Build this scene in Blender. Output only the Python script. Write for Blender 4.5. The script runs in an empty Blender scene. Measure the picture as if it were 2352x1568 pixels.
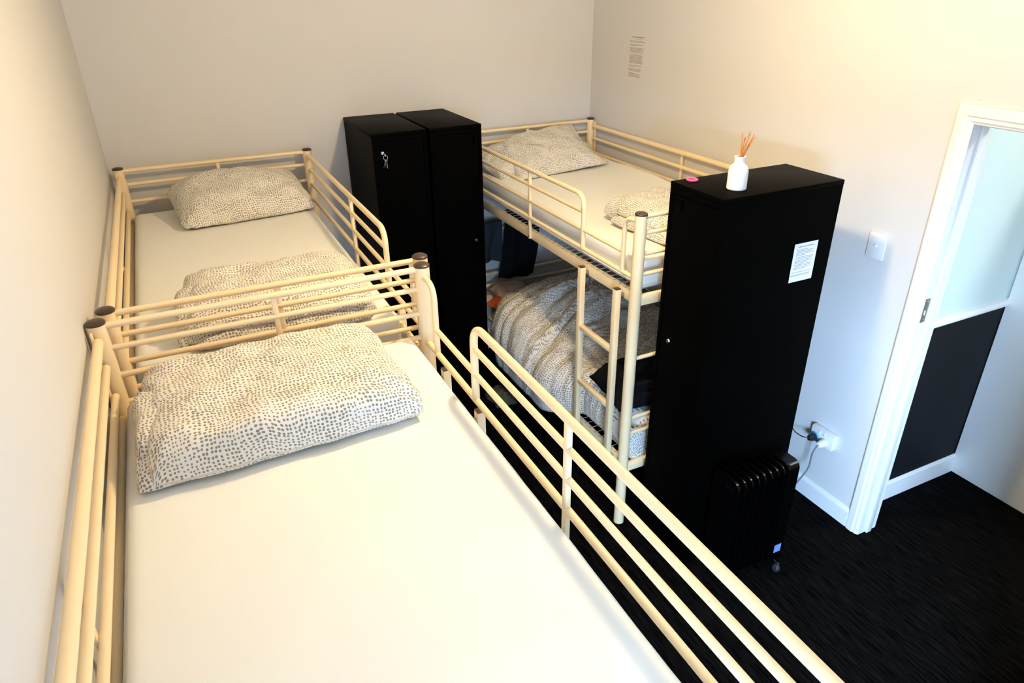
import bpy, bmesh, math, random
from mathutils import Vector, Matrix, noise

S = bpy.context.scene
COL = S.collection
random.seed(7)

# ------------------------------------------------------------------ camera
CAM = Vector((0.3241, 0.0, 2.5122)); FPX = 1596.9; PAN = 0.4448; PITCH = 0.4781; ROLL = -0.0142
cp, sp, ct, st = math.cos(PAN), math.sin(PAN), math.cos(PITCH), math.sin(PITCH)
fwd = Vector((sp*ct, cp*ct, -st)); rgt = Vector((cp, -sp, 0)); up = rgt.cross(fwd)
cr, sr = math.cos(ROLL), math.sin(ROLL)
r2 = cr*rgt + sr*up; u2 = -sr*rgt + cr*up
cd = bpy.data.cameras.new('camera'); cam = bpy.data.objects.new('camera', cd); COL.objects.link(cam)
cd.sensor_width = 36.0; cd.lens = FPX/2352*36.0; cd.clip_start = 0.02
M = Matrix((r2, u2, -fwd)).transposed().to_4x4(); M.translation = CAM
cam.matrix_world = M
S.camera = cam

# ------------------------------------------------------------------ world, daylight, exposure
LAMP_STRENGTH = 745.0
LAMP_COLOUR = (1.0, 0.75, 0.41)
SKY_STRENGTH = 230.0
SKY_COLOUR = (0.42, 0.66, 1.0)
HALL_STRENGTH = 225.0
w = bpy.data.worlds.new('daylight'); S.world = w; w.use_nodes = True
nt = w.node_tree; bg = nt.nodes['Background']                    # overcast sky above a dim ground
tc = nt.nodes.new('ShaderNodeTexCoord'); sx = nt.nodes.new('ShaderNodeSeparateXYZ'); mr = nt.nodes.new('ShaderNodeMapRange')
mr.interpolation_type = 'SMOOTHSTEP'; mr.inputs['From Min'].default_value = -0.02; mr.inputs['From Max'].default_value = 0.02
mr.inputs['To Min'].default_value = 0.15; mr.inputs['To Max'].default_value = 1.0
ml = nt.nodes.new('ShaderNodeMath'); ml.operation = 'MULTIPLY'; ml.inputs[1].default_value = SKY_STRENGTH
nt.links.new(tc.outputs['Generated'], sx.inputs[0]); nt.links.new(sx.outputs['Z'], mr.inputs['Value'])
nt.links.new(mr.outputs[0], ml.inputs[0]); nt.links.new(ml.outputs[0], bg.inputs['Strength'])
bg.inputs['Color'].default_value = (*SKY_COLOUR, 1)
WY0, WY1, WZ0, WZ1 = -1.95, -0.75, 0.95, 2.05                    # the window, in the left wall behind the camera
al = bpy.data.lights.new('window_left_offscreen', 'AREA'); al.shape = 'RECTANGLE'; al.size = WZ1-WZ0; al.size_y = WY1-WY0
al.cycles.is_portal = True
alo = bpy.data.objects.new('window_left_offscreen', al); COL.objects.link(alo)
alo.location = (-0.115, (WY0+WY1)/2, (WZ0+WZ1)/2); alo.rotation_euler = (0, math.radians(-90), 0)
S.view_settings.view_transform = 'Standard'; S.view_settings.look = 'None'
S.view_settings.exposure = -0.08; S.view_settings.gamma = 1.0
S.view_settings.use_curve_mapping = False

# ------------------------------------------------------------------ material helpers
MATS = {}
def base_mat(name):
    m = bpy.data.materials.new(name); m.use_nodes = True
    MATS[name] = m
    return m, m.node_tree, m.node_tree.nodes['Principled BSDF']
def mat(name, col, rough=0.5, metal=0.0, bump=0.0, bscale=200.0, spec=0.5, var=0.0, vscale=3.0, sheen=0.0):
    m, nt, b = base_mat(name)
    b.inputs['Base Color'].default_value = (*col, 1); b.inputs['Roughness'].default_value = rough
    b.inputs['Metallic'].default_value = metal; b.inputs['Specular IOR Level'].default_value = spec
    if sheen: b.inputs['Sheen Weight'].default_value = sheen
    tc = nt.nodes.new('ShaderNodeTexCoord')
    n = nt.nodes.new('ShaderNodeTexNoise'); n.inputs['Scale'].default_value = vscale; n.inputs['Detail'].default_value = 4
    nt.links.new(tc.outputs['Object'], n.inputs['Vector'])
    mx = nt.nodes.new('ShaderNodeMix'); mx.data_type = 'RGBA'
    mx.inputs['A'].default_value = tuple(max(0, c*(1-var)) for c in col)+(1,)
    mx.inputs['B'].default_value = tuple(min(1, c*(1+var)) for c in col)+(1,)
    nt.links.new(n.outputs['Fac'], mx.inputs['Factor']); nt.links.new(mx.outputs['Result'], b.inputs['Base Color'])
    if bump:
        n2 = nt.nodes.new('ShaderNodeTexNoise'); n2.inputs['Scale'].default_value = bscale; n2.inputs['Detail'].default_value = 3
        nt.links.new(tc.outputs['Object'], n2.inputs['Vector'])
        bp = nt.nodes.new('ShaderNodeBump'); bp.inputs['Strength'].default_value = bump; bp.inputs['Distance'].default_value = 0.002
        nt.links.new(n2.outputs['Fac'], bp.inputs['Height']); nt.links.new(bp.outputs['Normal'], b.inputs['Normal'])
    return m
def emit_mat(name, col, strength):
    m, nt, b = base_mat(name)
    b.inputs['Base Color'].default_value = (0.8, 0.8, 0.8, 1)
    b.inputs['Emission Color'].default_value = (*col, 1); b.inputs['Emission Strength'].default_value = strength
    return m

mat('wall_paint', (0.67, 0.66, 0.645), 0.65, bump=0.08, bscale=160, var=0.012, vscale=1.4, spec=0.3)
mat('gloss_white', (0.82, 0.82, 0.82), 0.32, bump=0.03, bscale=60, var=0.01)
mat('hall_upper', (0.62, 0.72, 0.70), 0.55, bump=0.05, var=0.01)
mat('hall_dark', (0.006, 0.0068, 0.0085), 0.6, spec=0.15, bump=0.05, var=0.05)
mat('door_white', (0.86, 0.85, 0.82), 0.4, bump=0.03, bscale=40, var=0.01)
mat('cream_metal', (0.93, 0.735, 0.45), 0.38, bump=0.04, bscale=90, var=0.03, vscale=6)
mat('cap_brown', (0.045, 0.028, 0.018), 0.35)
mat('wire_grey', (0.55, 0.55, 0.55), 0.4, metal=0.5)
mat('black_metal', (0.0009, 0.0008, 0.0007), 0.45, bump=0.10, bscale=350, var=0.15, vscale=5, spec=0.015)
mat('chrome', (0.75, 0.75, 0.75), 0.18, metal=1.0)
mat('steel', (0.45, 0.43, 0.40), 0.35, metal=1.0)
mat('sheet_white', (0.90, 0.90, 0.85), 0.85, bump=0.10, bscale=25, var=0.015, spec=0.15, sheen=0.1)
mat('mattress_white', (0.80, 0.79, 0.78), 0.85, bump=0.2, bscale=60, var=0.03, spec=0.15)
mat('heater_black', (0.0008, 0.0008, 0.0009), 0.22, bump=0.02, spec=0.22)
mat('plug_black', (0.008, 0.008, 0.01), 0.4)
mat('plug_white', (0.80, 0.80, 0.80), 0.35)
mat('cord_grey', (0.16, 0.17, 0.2), 0.5)
mat('blue_plastic', (0.03, 0.35, 0.65), 0.4)
mat('bottle_white', (0.84, 0.82, 0.79), 0.35)
mat('reed_wood', (0.50, 0.17, 0.045), 0.6, bump=0.2, bscale=300, var=0.2, vscale=60)
mat('pink_elastic', (0.85, 0.10, 0.28), 0.6)
mat('paper_white', (0.80, 0.81, 0.83), 0.8)
mat('paper_cream', (0.685, 0.665, 0.635), 0.8)
mat('print_grey', (0.20, 0.21, 0.24), 0.8)
mat('print_brown', (0.29, 0.24, 0.20), 0.8)
mat('black_cloth', (0.006, 0.006, 0.007), 0.9, bump=0.4, bscale=80, spec=0.1)
mat('slate_cloth', (0.035, 0.038, 0.046), 0.9, bump=0.4, bscale=80, spec=0.1, var=0.1)
mat('orange_cloth', (0.50, 0.08, 0.015), 0.75, bump=0.3, bscale=60, var=0.3, vscale=20)
mat('pink_cloth', (0.50, 0.38, 0.33), 0.85, bump=0.3, bscale=60, var=0.08)
mat('olive_cloth', (0.05, 0.048, 0.028), 0.8, bump=0.4, bscale=60, var=0.5, vscale=25)
mat('grey_plastic', (0.03, 0.03, 0.032), 0.4)
mat('sticker_blue', (0.17, 0.29, 0.62), 0.4)
mat('brass', (0.75, 0.58, 0.32), 0.3, metal=1.0)
emit_mat('lamp_glow', LAMP_COLOUR, LAMP_STRENGTH)
emit_mat('hall_glow', (0.95, 1.0, 0.93), HALL_STRENGTH)

def glass_mat():
    m = bpy.data.materials.new('window_glass'); m.use_nodes = True; nt = m.node_tree; nt.nodes.clear()
    o = nt.nodes.new('ShaderNodeOutputMaterial'); mx = nt.nodes.new('ShaderNodeMixShader')
    t = nt.nodes.new('ShaderNodeBsdfTransparent'); g = nt.nodes.new('ShaderNodeBsdfGlossy'); g.inputs['Roughness'].default_value = 0.02
    mx.inputs[0].default_value = 0.06
    nt.links.new(t.outputs[0], mx.inputs[1]); nt.links.new(g.outputs[0], mx.inputs[2]); nt.links.new(mx.outputs[0], o.inputs[0])
    MATS['window_glass'] = m
glass_mat()

def carpet_mat():
    m, nt, b = base_mat('carpet')
    b.inputs['Roughness'].default_value = 0.9; b.inputs['Specular IOR Level'].default_value = 0.02
    tc = nt.nodes.new('ShaderNodeTexCoord')
    mp = nt.nodes.new('ShaderNodeMapping'); mp.inputs['Scale'].default_value = (110, 9, 110)
    n = nt.nodes.new('ShaderNodeTexNoise'); n.inputs['Scale'].default_value = 1.0; n.inputs['Detail'].default_value = 3
    nt.links.new(tc.outputs['Object'], mp.inputs[0]); nt.links.new(mp.outputs[0], n.inputs['Vector'])
    cr_ = nt.nodes.new('ShaderNodeValToRGB'); e = cr_.color_ramp.elements
    e[0].position = 0.36; e[0].color = (0.0006, 0.0006, 0.00065, 1); e[1].position = 0.72; e[1].color = (0.0062, 0.0061, 0.0062, 1)
    nt.links.new(n.outputs['Fac'], cr_.inputs[0]); nt.links.new(cr_.outputs[0], b.inputs['Base Color'])
    bp = nt.nodes.new('ShaderNodeBump'); bp.inputs['Strength'].default_value = 0.6; bp.inputs['Distance'].default_value = 0.003
    nt.links.new(n.outputs['Fac'], bp.inputs['Height']); nt.links.new(bp.outputs['Normal'], b.inputs['Normal'])
carpet_mat()

def dots_mat(name, ground, dot, cell=0.0105, thr=0.30):
    # rows of small uneven dots that flow across the cloth
    m, nt, b = base_mat(name)
    b.inputs['Roughness'].default_value = 0.88; b.inputs['Specular IOR Level'].default_value = 0.12
    uv = nt.nodes.new('ShaderNodeUVMap')
    n = nt.nodes.new('ShaderNodeTexNoise'); n.inputs['Scale'].default_value = 8.0; n.inputs['Detail'].default_value = 1.0
    nt.links.new(uv.outputs[0], n.inputs['Vector'])
    sub = nt.nodes.new('ShaderNodeVectorMath'); sub.operation = 'SUBTRACT'; sub.inputs[1].default_value = (0.5, 0.5, 0.5)
    nt.links.new(n.outputs['Color'], sub.inputs[0])
    sc = nt.nodes.new('ShaderNodeVectorMath'); sc.operation = 'SCALE'; sc.inputs['Scale'].default_value = 0.035
    nt.links.new(sub.outputs[0], sc.inputs[0])
    ad = nt.nodes.new('ShaderNodeVectorMath'); ad.operation = 'ADD'
    nt.links.new(uv.outputs[0], ad.inputs[0]); nt.links.new(sc.outputs[0], ad.inputs[1])
    v = nt.nodes.new('ShaderNodeTexVoronoi'); v.voronoi_dimensions = '2D'; v.inputs['Scale'].default_value = 1.0/cell; v.inputs['Randomness'].default_value = 0.42
    nt.links.new(ad.outputs[0], v.inputs['Vector'])
    sz = nt.nodes.new('ShaderNodeTexNoise'); sz.inputs['Scale'].default_value = 14.0
    nt.links.new(uv.outputs[0], sz.inputs['Vector'])
    mr = nt.nodes.new('ShaderNodeMapRange'); mr.inputs['From Min'].default_value = 0.3; mr.inputs['From Max'].default_value = 0.7
    mr.inputs['To Min'].default_value = thr-0.07; mr.inputs['To Max'].default_value = thr+0.07
    nt.links.new(sz.outputs['Fac'], mr.inputs['Value'])
    d = nt.nodes.new('ShaderNodeMath'); d.operation = 'SUBTRACT'
    nt.links.new(v.outputs['Distance'], d.inputs[0]); nt.links.new(mr.outputs[0], d.inputs[1])
    s2 = nt.nodes.new('ShaderNodeMapRange'); s2.inputs['From Min'].default_value = -0.04; s2.inputs['From Max'].default_value = 0.05
    nt.links.new(d.outputs[0], s2.inputs['Value'])
    mx = nt.nodes.new('ShaderNodeMix'); mx.data_type = 'RGBA'; mx.inputs['A'].default_value = (*dot, 1); mx.inputs['B'].default_value = (*ground, 1)
    nt.links.new(s2.outputs[0], mx.inputs['Factor']); nt.links.new(mx.outputs['Result'], b.inputs['Base Color'])
    n3 = nt.nodes.new('ShaderNodeTexNoise'); n3.inputs['Scale'].default_value = 30; n3.inputs['Detail'].default_value = 3
    nt.links.new(uv.outputs[0], n3.inputs['Vector'])
    bp = nt.nodes.new('ShaderNodeBump'); bp.inputs['Strength'].default_value = 0.25; bp.inputs['Distance'].default_value = 0.008
    nt.links.new(n3.outputs['Fac'], bp.inputs['Height']); nt.links.new(bp.outputs['Normal'], b.inputs['Normal'])
dots_mat('dotted_cotton', (0.82, 0.78, 0.71), (0.27, 0.245, 0.20), thr=0.29)

# ------------------------------------------------------------------ object helpers
def link(o, parent=None):
    COL.objects.link(o)
    if parent is not None: o.parent = parent
    return o
def tag(o, label=None, cat=None, group=None, kind=None):
    if label: o['label'] = label
    if cat: o['category'] = cat
    if group: o['group'] = group
    if kind: o['kind'] = kind
    return o
def empty(name, loc, rz=0.0):
    o = bpy.data.objects.new(name, None); o.empty_display_size = 0.1
    o.location = loc; o.rotation_euler = (0, 0, rz)
    return link(o)

class MB:
    """collects shapes, builds ONE mesh object"""
    def __init__(s): s.bm = bmesh.new()
    def box(s, a, b, bev=0.0, seg=2):
        a = Vector(a); b = Vector(b)
        r = bmesh.ops.create_cube(s.bm, size=1.0)
        vs = r['verts']; c = (a+b)/2; d = b-a
        for v in vs: v.co = Vector((v.co.x*d.x, v.co.y*d.y, v.co.z*d.z)) + c
        if bev > 0:
            es = list({e for v in vs for e in v.link_edges})
            bmesh.ops.bevel(s.bm, geom=es, offset=min(bev, 0.49*min(abs(d.x), abs(d.y), abs(d.z))), segments=seg, affect='EDGES', profile=0.5)
        return s
    def tube(s, pts, r, n=12, cap=True):
        pts = [Vector(p) for p in pts]; rings = []
        prev = None
        for i, p in enumerate(pts):
            t = (pts[min(i+1, len(pts)-1)]-pts[max(i-1, 0)]).normalized()
            if prev is None:
                h = Vector((0, 0, 1)) if abs(t.z) < 0.9 else Vector((1, 0, 0))
                u = t.cross(h).normalized()
            else:
                u = (prev - t*prev.dot(t)).normalized()
            v = t.cross(u); prev = u
            rr = r[i] if isinstance(r, (list, tuple)) else r
            rings.append([s.bm.verts.new(p+rr*(math.cos(2*math.pi*k/n)*u+math.sin(2*math.pi*k/n)*v)) for k in range(n)])
        for a, b in zip(rings, rings[1:]):
            for k in range(n): s.bm.faces.new((a[k], a[(k+1) % n], b[(k+1) % n], b[k]))
        if cap: s.bm.faces.new(rings[0][::-1]); s.bm.faces.new(rings[-1])
        return s
    def lathe(s, prof, c=(0, 0, 0), n=32):
        c = Vector(c); rings = []
        for r, z in prof:
            if r < 1e-6: rings.append([s.bm.verts.new(c+Vector((0, 0, z)))])
            else: rings.append([s.bm.verts.new(c+Vector((r*math.cos(2*math.pi*k/n), r*math.sin(2*math.pi*k/n), z))) for k in range(n)])
        for a, b in zip(rings, rings[1:]):
            for k in range(n):
                k2 = (k+1) % n
                if len(a) == 1 and len(b) == 1: continue
                if len(a) == 1: s.bm.faces.new((a[0], b[k2], b[k]))
                elif len(b) == 1: s.bm.faces.new((a[k], a[k2], b[0]))
                else: s.bm.faces.new((a[k], a[k2], b[k2], b[k]))
        return s
    def torus(s, c, R, r, n=28, m=10):
        c = Vector(c)
        g = [[s.bm.verts.new(c+Vector(((R+r*math.cos(b))*math.cos(a), (R+r*math.cos(b))*math.sin(a), r*math.sin(b))))
              for b in [2*math.pi*j/m for j in range(m)]] for a in [2*math.pi*i/n for i in range(n)]]
        for i in range(n):
            for j in range(m): s.bm.faces.new((g[i][j], g[(i+1) % n][j], g[(i+1) % n][(j+1) % m], g[i][(j+1) % m]))
        return s
    def prism(s, outline, axis, a, b):
        """outline: 2D points, extruded along axis (0,1,2) from a to b"""
        def P(q, t):
            l = [q[0], q[1]]; l.insert(axis, t); return Vector(l)
        A = [s.bm.verts.new(P(q, a)) for q in outline]; B = [s.bm.verts.new(P(q, b)) for q in outline]
        n = len(A)
        for k in range(n): s.bm.faces.new((A[k], A[(k+1) % n], B[(k+1) % n], B[k]))
        s.bm.faces.new(A[::-1]); s.bm.faces.new(B)
        return s
    def move(s, v): bmesh.ops.translate(s.bm, verts=s.bm.verts, vec=Vector(v)); return s
    def build(s, name, m, parent=None, smooth=True, loc=None):
        bmesh.ops.recalc_face_normals(s.bm, faces=s.bm.faces)
        me = bpy.data.meshes.new(name); s.bm.to_mesh(me); s.bm.free()
        me.materials.append(MATS[m])
        if smooth:
            me.polygons.foreach_set('use_smooth', [True]*len(me.polygons))
            me.set_sharp_from_angle(angle=math.radians(40))
        o = bpy.data.objects.new(name, me)
        if loc is not None: o.location = loc
        return link(o, parent)
def box(name, a, b, m, parent=None, bev=0.0): return MB().box(a, b, bev).build(name, m, parent)
def struct(o): o['kind'] = 'structure'; return o
def arc(pts, rad, n=6):
    """polyline with its inner corners rounded"""
    pts = [Vector(p) for p in pts]; out = [pts[0]]
    for i in range(1, len(pts)-1):
        a, b, c = pts[i-1], pts[i], pts[i+1]
        p = b+(a-b).normalized()*rad; q = b+(c-b).normalized()*rad
        for k in range(n+1):
            t = k/n; out.append((1-t)**2*p+2*t*(1-t)*b+t*t*q)
    out.append(pts[-1]); return out

# ------------------------------------------------------------------ the room
W, YB, YN, HC = 3.047, 4.3765, -2.40, 2.95
XL = -0.012
T = 0.10                                        # wall thickness
DY0, DY1, DH = 0.80, 1.660, 2.016               # door opening in the right wall (y0, y1, head)
HX = 3.93; HY = 1.80; HXE = 5.2; HYN = -0.6     # hall: panel plane, end wall, far wall, near wall
struct(box('floor', (XL-T, YN-T, -0.05), (HXE+T, YB+T, 0), 'carpet'))
struct(box('ceiling', (XL-T, YN-T, HC), (HXE+T, YB+T, HC+0.08), 'wall_paint'))
mb = MB()
mb.box((XL-T, YN-T, 0), (XL, WY0, HC)); mb.box((XL-T, WY1, 0), (XL, YB+T, HC)); mb.box((XL-T, WY0, 0), (XL, WY1, WZ0)); mb.box((XL-T, WY0, WZ1), (XL, WY1, HC))
struct(mb.build('wall_left', 'wall_paint'))
struct(box('wall_back', (XL, YB, 0), (W+T+.01, YB+T, HC), 'wall_paint'))
mb = MB(); WT = 0.11
mb.box((W, DY1+0.02, 0), (W+WT, YB, HC)); mb.box((W, YN, 0), (W+WT, DY0-0.02, HC)); mb.box((W, DY0-0.02, DH+0.02), (W+WT, DY1+0.02, HC))
struct(mb.build('wall_right', 'wall_paint'))
struct(box('wall_near', (XL, YN-T, 0), (W+WT, YN, HC), 'wall_paint'))
# window in the left wall, behind the camera
wn = struct(empty('window_1', (0, 0, 0)))
mb = MB(); f = 0.045; xa, xb = XL-0.085, XL-0.035; ym = (WY0+WY1)/2
mb.box((xa, WY0, WZ0), (xb, WY0+f, WZ1)); mb.box((xa, WY1-f, WZ0), (xb, WY1, WZ1))
mb.box((xa, WY0+f, WZ0), (xb, WY1-f, WZ0+f)); mb.box((xa, WY0+f, WZ1-f), (xb, WY1-f, WZ1))
mb.box((xa+0.005, ym-0.02, WZ0+f), (xb-0.005, ym+0.02, WZ1-f))
mb.build('window_frame', 'gloss_white', wn)
for a, b in ((WY0+f, ym-0.02), (ym+0.02, WY1-f)):
    box('pane', (XL-0.063, a, WZ0+f), (XL-0.058, b, WZ1-f), 'window_glass', wn)
box('window_sill', (XL-0.03, WY0-0.03, WZ0-0.025), (XL+0.035, WY1+0.03, WZ0), 'gloss_white', wn, 0.004)
# skirting boards
def skirt(name, axis, a, b, plane, sgn, h=0.105, t=0.016):
    prof = [(0, 0), (sgn*t, 0), (sgn*t, h-0.018), (sgn*(t-0.007), h-0.004), (0, h)]
    if axis == 1: outl = [(plane+p, z) for p, z in prof]          # runs along y, profile in x,z
    else: outl = [(plane+p, z) for p, z in prof]                  # runs along x, profile in y,z
    return struct(MB().prism(outl, axis, a, b).build(name, 'gloss_white', smooth=False))
skirt('baseboard_right', 1, DY1+0.073, YB-0.018, W, -1)
skirt('baseboard_back', 0, XL+0.018, W-0.018, YB, -1)
skirt('baseboard_left', 1, YN, YB-0.018, XL, 1)
skirt('baseboard_hall', 0, W+WT+0.02, HXE, HY, -1, h=0.12)
# door frame: architrave with a stepped moulding, mitred head, lining and stop
def architrave_side(y_out, y_in):
    d = 1 if y_in > y_out else -1
    pr = [(y_out, W), (y_out, W-0.012), (y_out+d*0.008, W-0.018), (y_out+d*0.040, W-0.020), (y_out+d*0.046, W-0.015),
          (y_out+d*0.060, W-0.015), (y_out+d*0.066, W-0.010), (y_in, W-0.008), (y_in, W)]
    bm = MB(); top_out, top_in = DH+0.066, DH
    A = [bm.bm.verts.new((x, y, 0)) for y, x in pr]
    B = [bm.bm.verts.new((x, y, top_in+(top_out-top_in)*abs(y-y_in)/abs(y_out-y_in))) for y, x in pr]
    n = len(A)
    for k in range(n): bm.bm.faces.new((A[k], A[(k+1) % n], B[(k+1) % n], B[k]))
    bm.bm.faces.new(A[::-1]); bm.bm.faces.new(B)
    return bm
fr = struct(empty('trim_1', (0, 0, 0)))
architrave_side(DY1+0.073, DY1).build('architrave_upright', 'gloss_white', fr, smooth=False)
architrave_side(DY0-0.073, DY0).build('architrave_upright', 'gloss_white', fr, smooth=False)
pr = [(0.066, 0), (0.066, -0.012), (0.058, -0.018), (0.030, -0.020), (0.024, -0.015), (0.012, -0.015), (0.006, -0.010), (0, -0.008), (0, 0)]
bm = MB()
A = [bm.bm.verts.new((W+x, DY1+0.073*z/0.066-0.0006, DH+z)) for z, x in pr]
B = [bm.bm.verts.new((W+x, DY0-0.073*z/0.066+0.0006, DH+z)) for z, x in pr]
for k in range(len(A)): bm.bm.faces.new((A[k], A[(k+1) % len(A)], B[(k+1) % len(A)], B[k]))
bm.bm.faces.new(A[::-1]); bm.bm.faces.new(B)
bm.build('architrave_head', 'gloss_white', fr, smooth=False)
LX0, LX1 = W+0.001, W+WT+0.008
hx0, hx1, hz0, hz1 = W+0.012, W+0.026, 1.222, 1.245                # latch hole, cut into the lining
mb = MB()
mb.box((LX0, DY1, 0), (LX1, DY1+0.02, hz0)); mb.box((LX0, DY1, hz1), (LX1, DY1+0.02, DH+0.02))
mb.box((LX0, DY1, hz0), (hx0, DY1+0.02, hz1)); mb.box((hx1, DY1, hz0), (LX1, DY1+0.02, hz1))
mb.build('jamb_lining', 'gloss_white', fr, smooth=False)
box('jamb_lining', (LX0, DY0-0.02, 0), (LX1, DY0, DH+0.02), 'gloss_white', fr)
box('head_lining', (LX0, DY0, DH), (LX1, DY1, DH+0.02), 'gloss_white', fr)
box('door_stop', (W+0.042, DY1-0.012, 0), (W+0.075, DY1, DH), 'gloss_white', fr, 0.002)
box('door_stop', (W+0.042, DY0, 0), (W+0.075, DY0+0.012, DH), 'gloss_white', fr, 0.002)
box('door_stop', (W+0.042, DY0+0.012, DH-0.012), (W+0.075, DY1-0.012, DH), 'gloss_white', fr, 0.002)
mb = MB(); px0, px1, pz0, pz1 = W+0.004, W+0.034, 1.19, 1.30
mb.box((px0, DY1-0.002, pz0), (px1, DY1, hz0)); mb.box((px0, DY1-0.002, hz1), (px1, DY1, pz1))
mb.box((px0, DY1-0.002, hz0), (hx0, DY1, hz1)); mb.box((hx1, DY1-0.002, hz0), (px1, DY1, hz1))
sp_ = mb.build('strike_plate', 'steel', fr, smooth=False)
box('latch_hole', (hx0, DY1+0.018, hz0), (hx1, DY1+0.0199, hz1), 'steel', sp_)      # back of the latch box
for z in (1.203, 1.287): MB().lathe([(0, 0.0012), (0.003, 0.0008), (0.0035, 0)]).build('screw', 'chrome', sp_, loc=(0, 0, 0)).matrix_local = Matrix.Translation((W+0.019, DY1-0.002, z)) @ Matrix.Rotation(math.radians(90), 4, 'X')
# the hall seen through the doorway
struct(box('wall_hall_end', (W+WT, HY, 0), (HXE, HY+0.08, HC), 'hall_upper'))
struct(box('wall_hall_dado', (W+WT, HY-0.004, 0), (HXE, HY, 1.032), 'hall_dark'))
struct(MB().prism([(HY, 1.030), (HY-0.012, 1.030), (HY-0.024, 1.042), (HY-0.024, 1.054), (HY-0.014, 1.066), (HY, 1.070)], 0, W+WT, HXE).build('trim_2', 'gloss_white', smooth=False))
struct(box('wall_hall_far', (HXE, HYN, 0), (HXE+T, HY+0.08, HC), 'wall_paint'))
struct(box('wall_hall_near', (W+WT, HYN-T, 0), (HXE+T, HYN, HC), 'wall_paint'))
d2 = struct(empty('door_1', (HX, HY-0.03, 0)))
box('door_leaf', (0, -0.80, 0.006), (0.036, 0.022, 2.10), 'door_white', d2, 0.002)
MB().lathe([(0, 0.055), (0.022, 0.050), (0.027, 0.038), (0.014, 0.02), (0.012, 0.006), (0.026, 0.004), (0.027, 0)]).build('door_knob', 'chrome', d2).matrix_local = Matrix.Translation((0, -0.74, 1.0)) @ Matrix.Rotation(math.radians(-90), 4, 'Y')

d0 = struct(empty('door_2_light_blocker', (W-0.004, DY0+0.006, 0), math.radians(110)))      # unseen leaf on the near jamb, added to keep daylight out of the hall
box('door_leaf', (-0.036, 0.0, 0.008), (0.0, 0.835, 2.008), 'door_white', d0, 0.002)
for sx, ry in ((0.0, 90), (-0.036, -90)):
    MB().lathe([(0, 0.055), (0.022, 0.050), (0.027, 0.038), (0.014, 0.02), (0.012, 0.006), (0.026, 0.004), (0.027, 0)]).build('door_knob', 'chrome', d0).matrix_local = Matrix.Translation((sx, 0.775, 1.23)) @ Matrix.Rotation(math.radians(ry), 4, 'Y')

# ------------------------------------------------------------------ ceiling lamps (out of the frame, they give the room's light)
def ceiling_lamp(name, loc, r, glow, label, drop):
    t = empty(name, loc); tag(t, label, 'lamp')
    MB().lathe([(0, 0), (0.06, 0), (0.06, -0.015), (0.02, -0.025), (0.02, -drop), (0, -drop)]).build('lamp_base', 'gloss_white', t)
    zc = -drop-r*0.9
    MB().lathe([(r*math.sin(a), zc+r*math.cos(a)) for a in [math.pi*k/12 for k in range(13)]], n=24).build('globe_offscreen', glow, t)
ceiling_lamp('ceiling_lamp_offscreen', (1.64, 1.97, HC), 0.06, 'lamp_glow', 'warm globe lamp on the ceiling of the bunk room', 0.126)
ceiling_lamp('hall_lamp_offscreen', (4.16, 0.70, HC), 0.09, 'hall_glow', 'cool globe lamp on the ceiling of the hall', 0.05)

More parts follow.
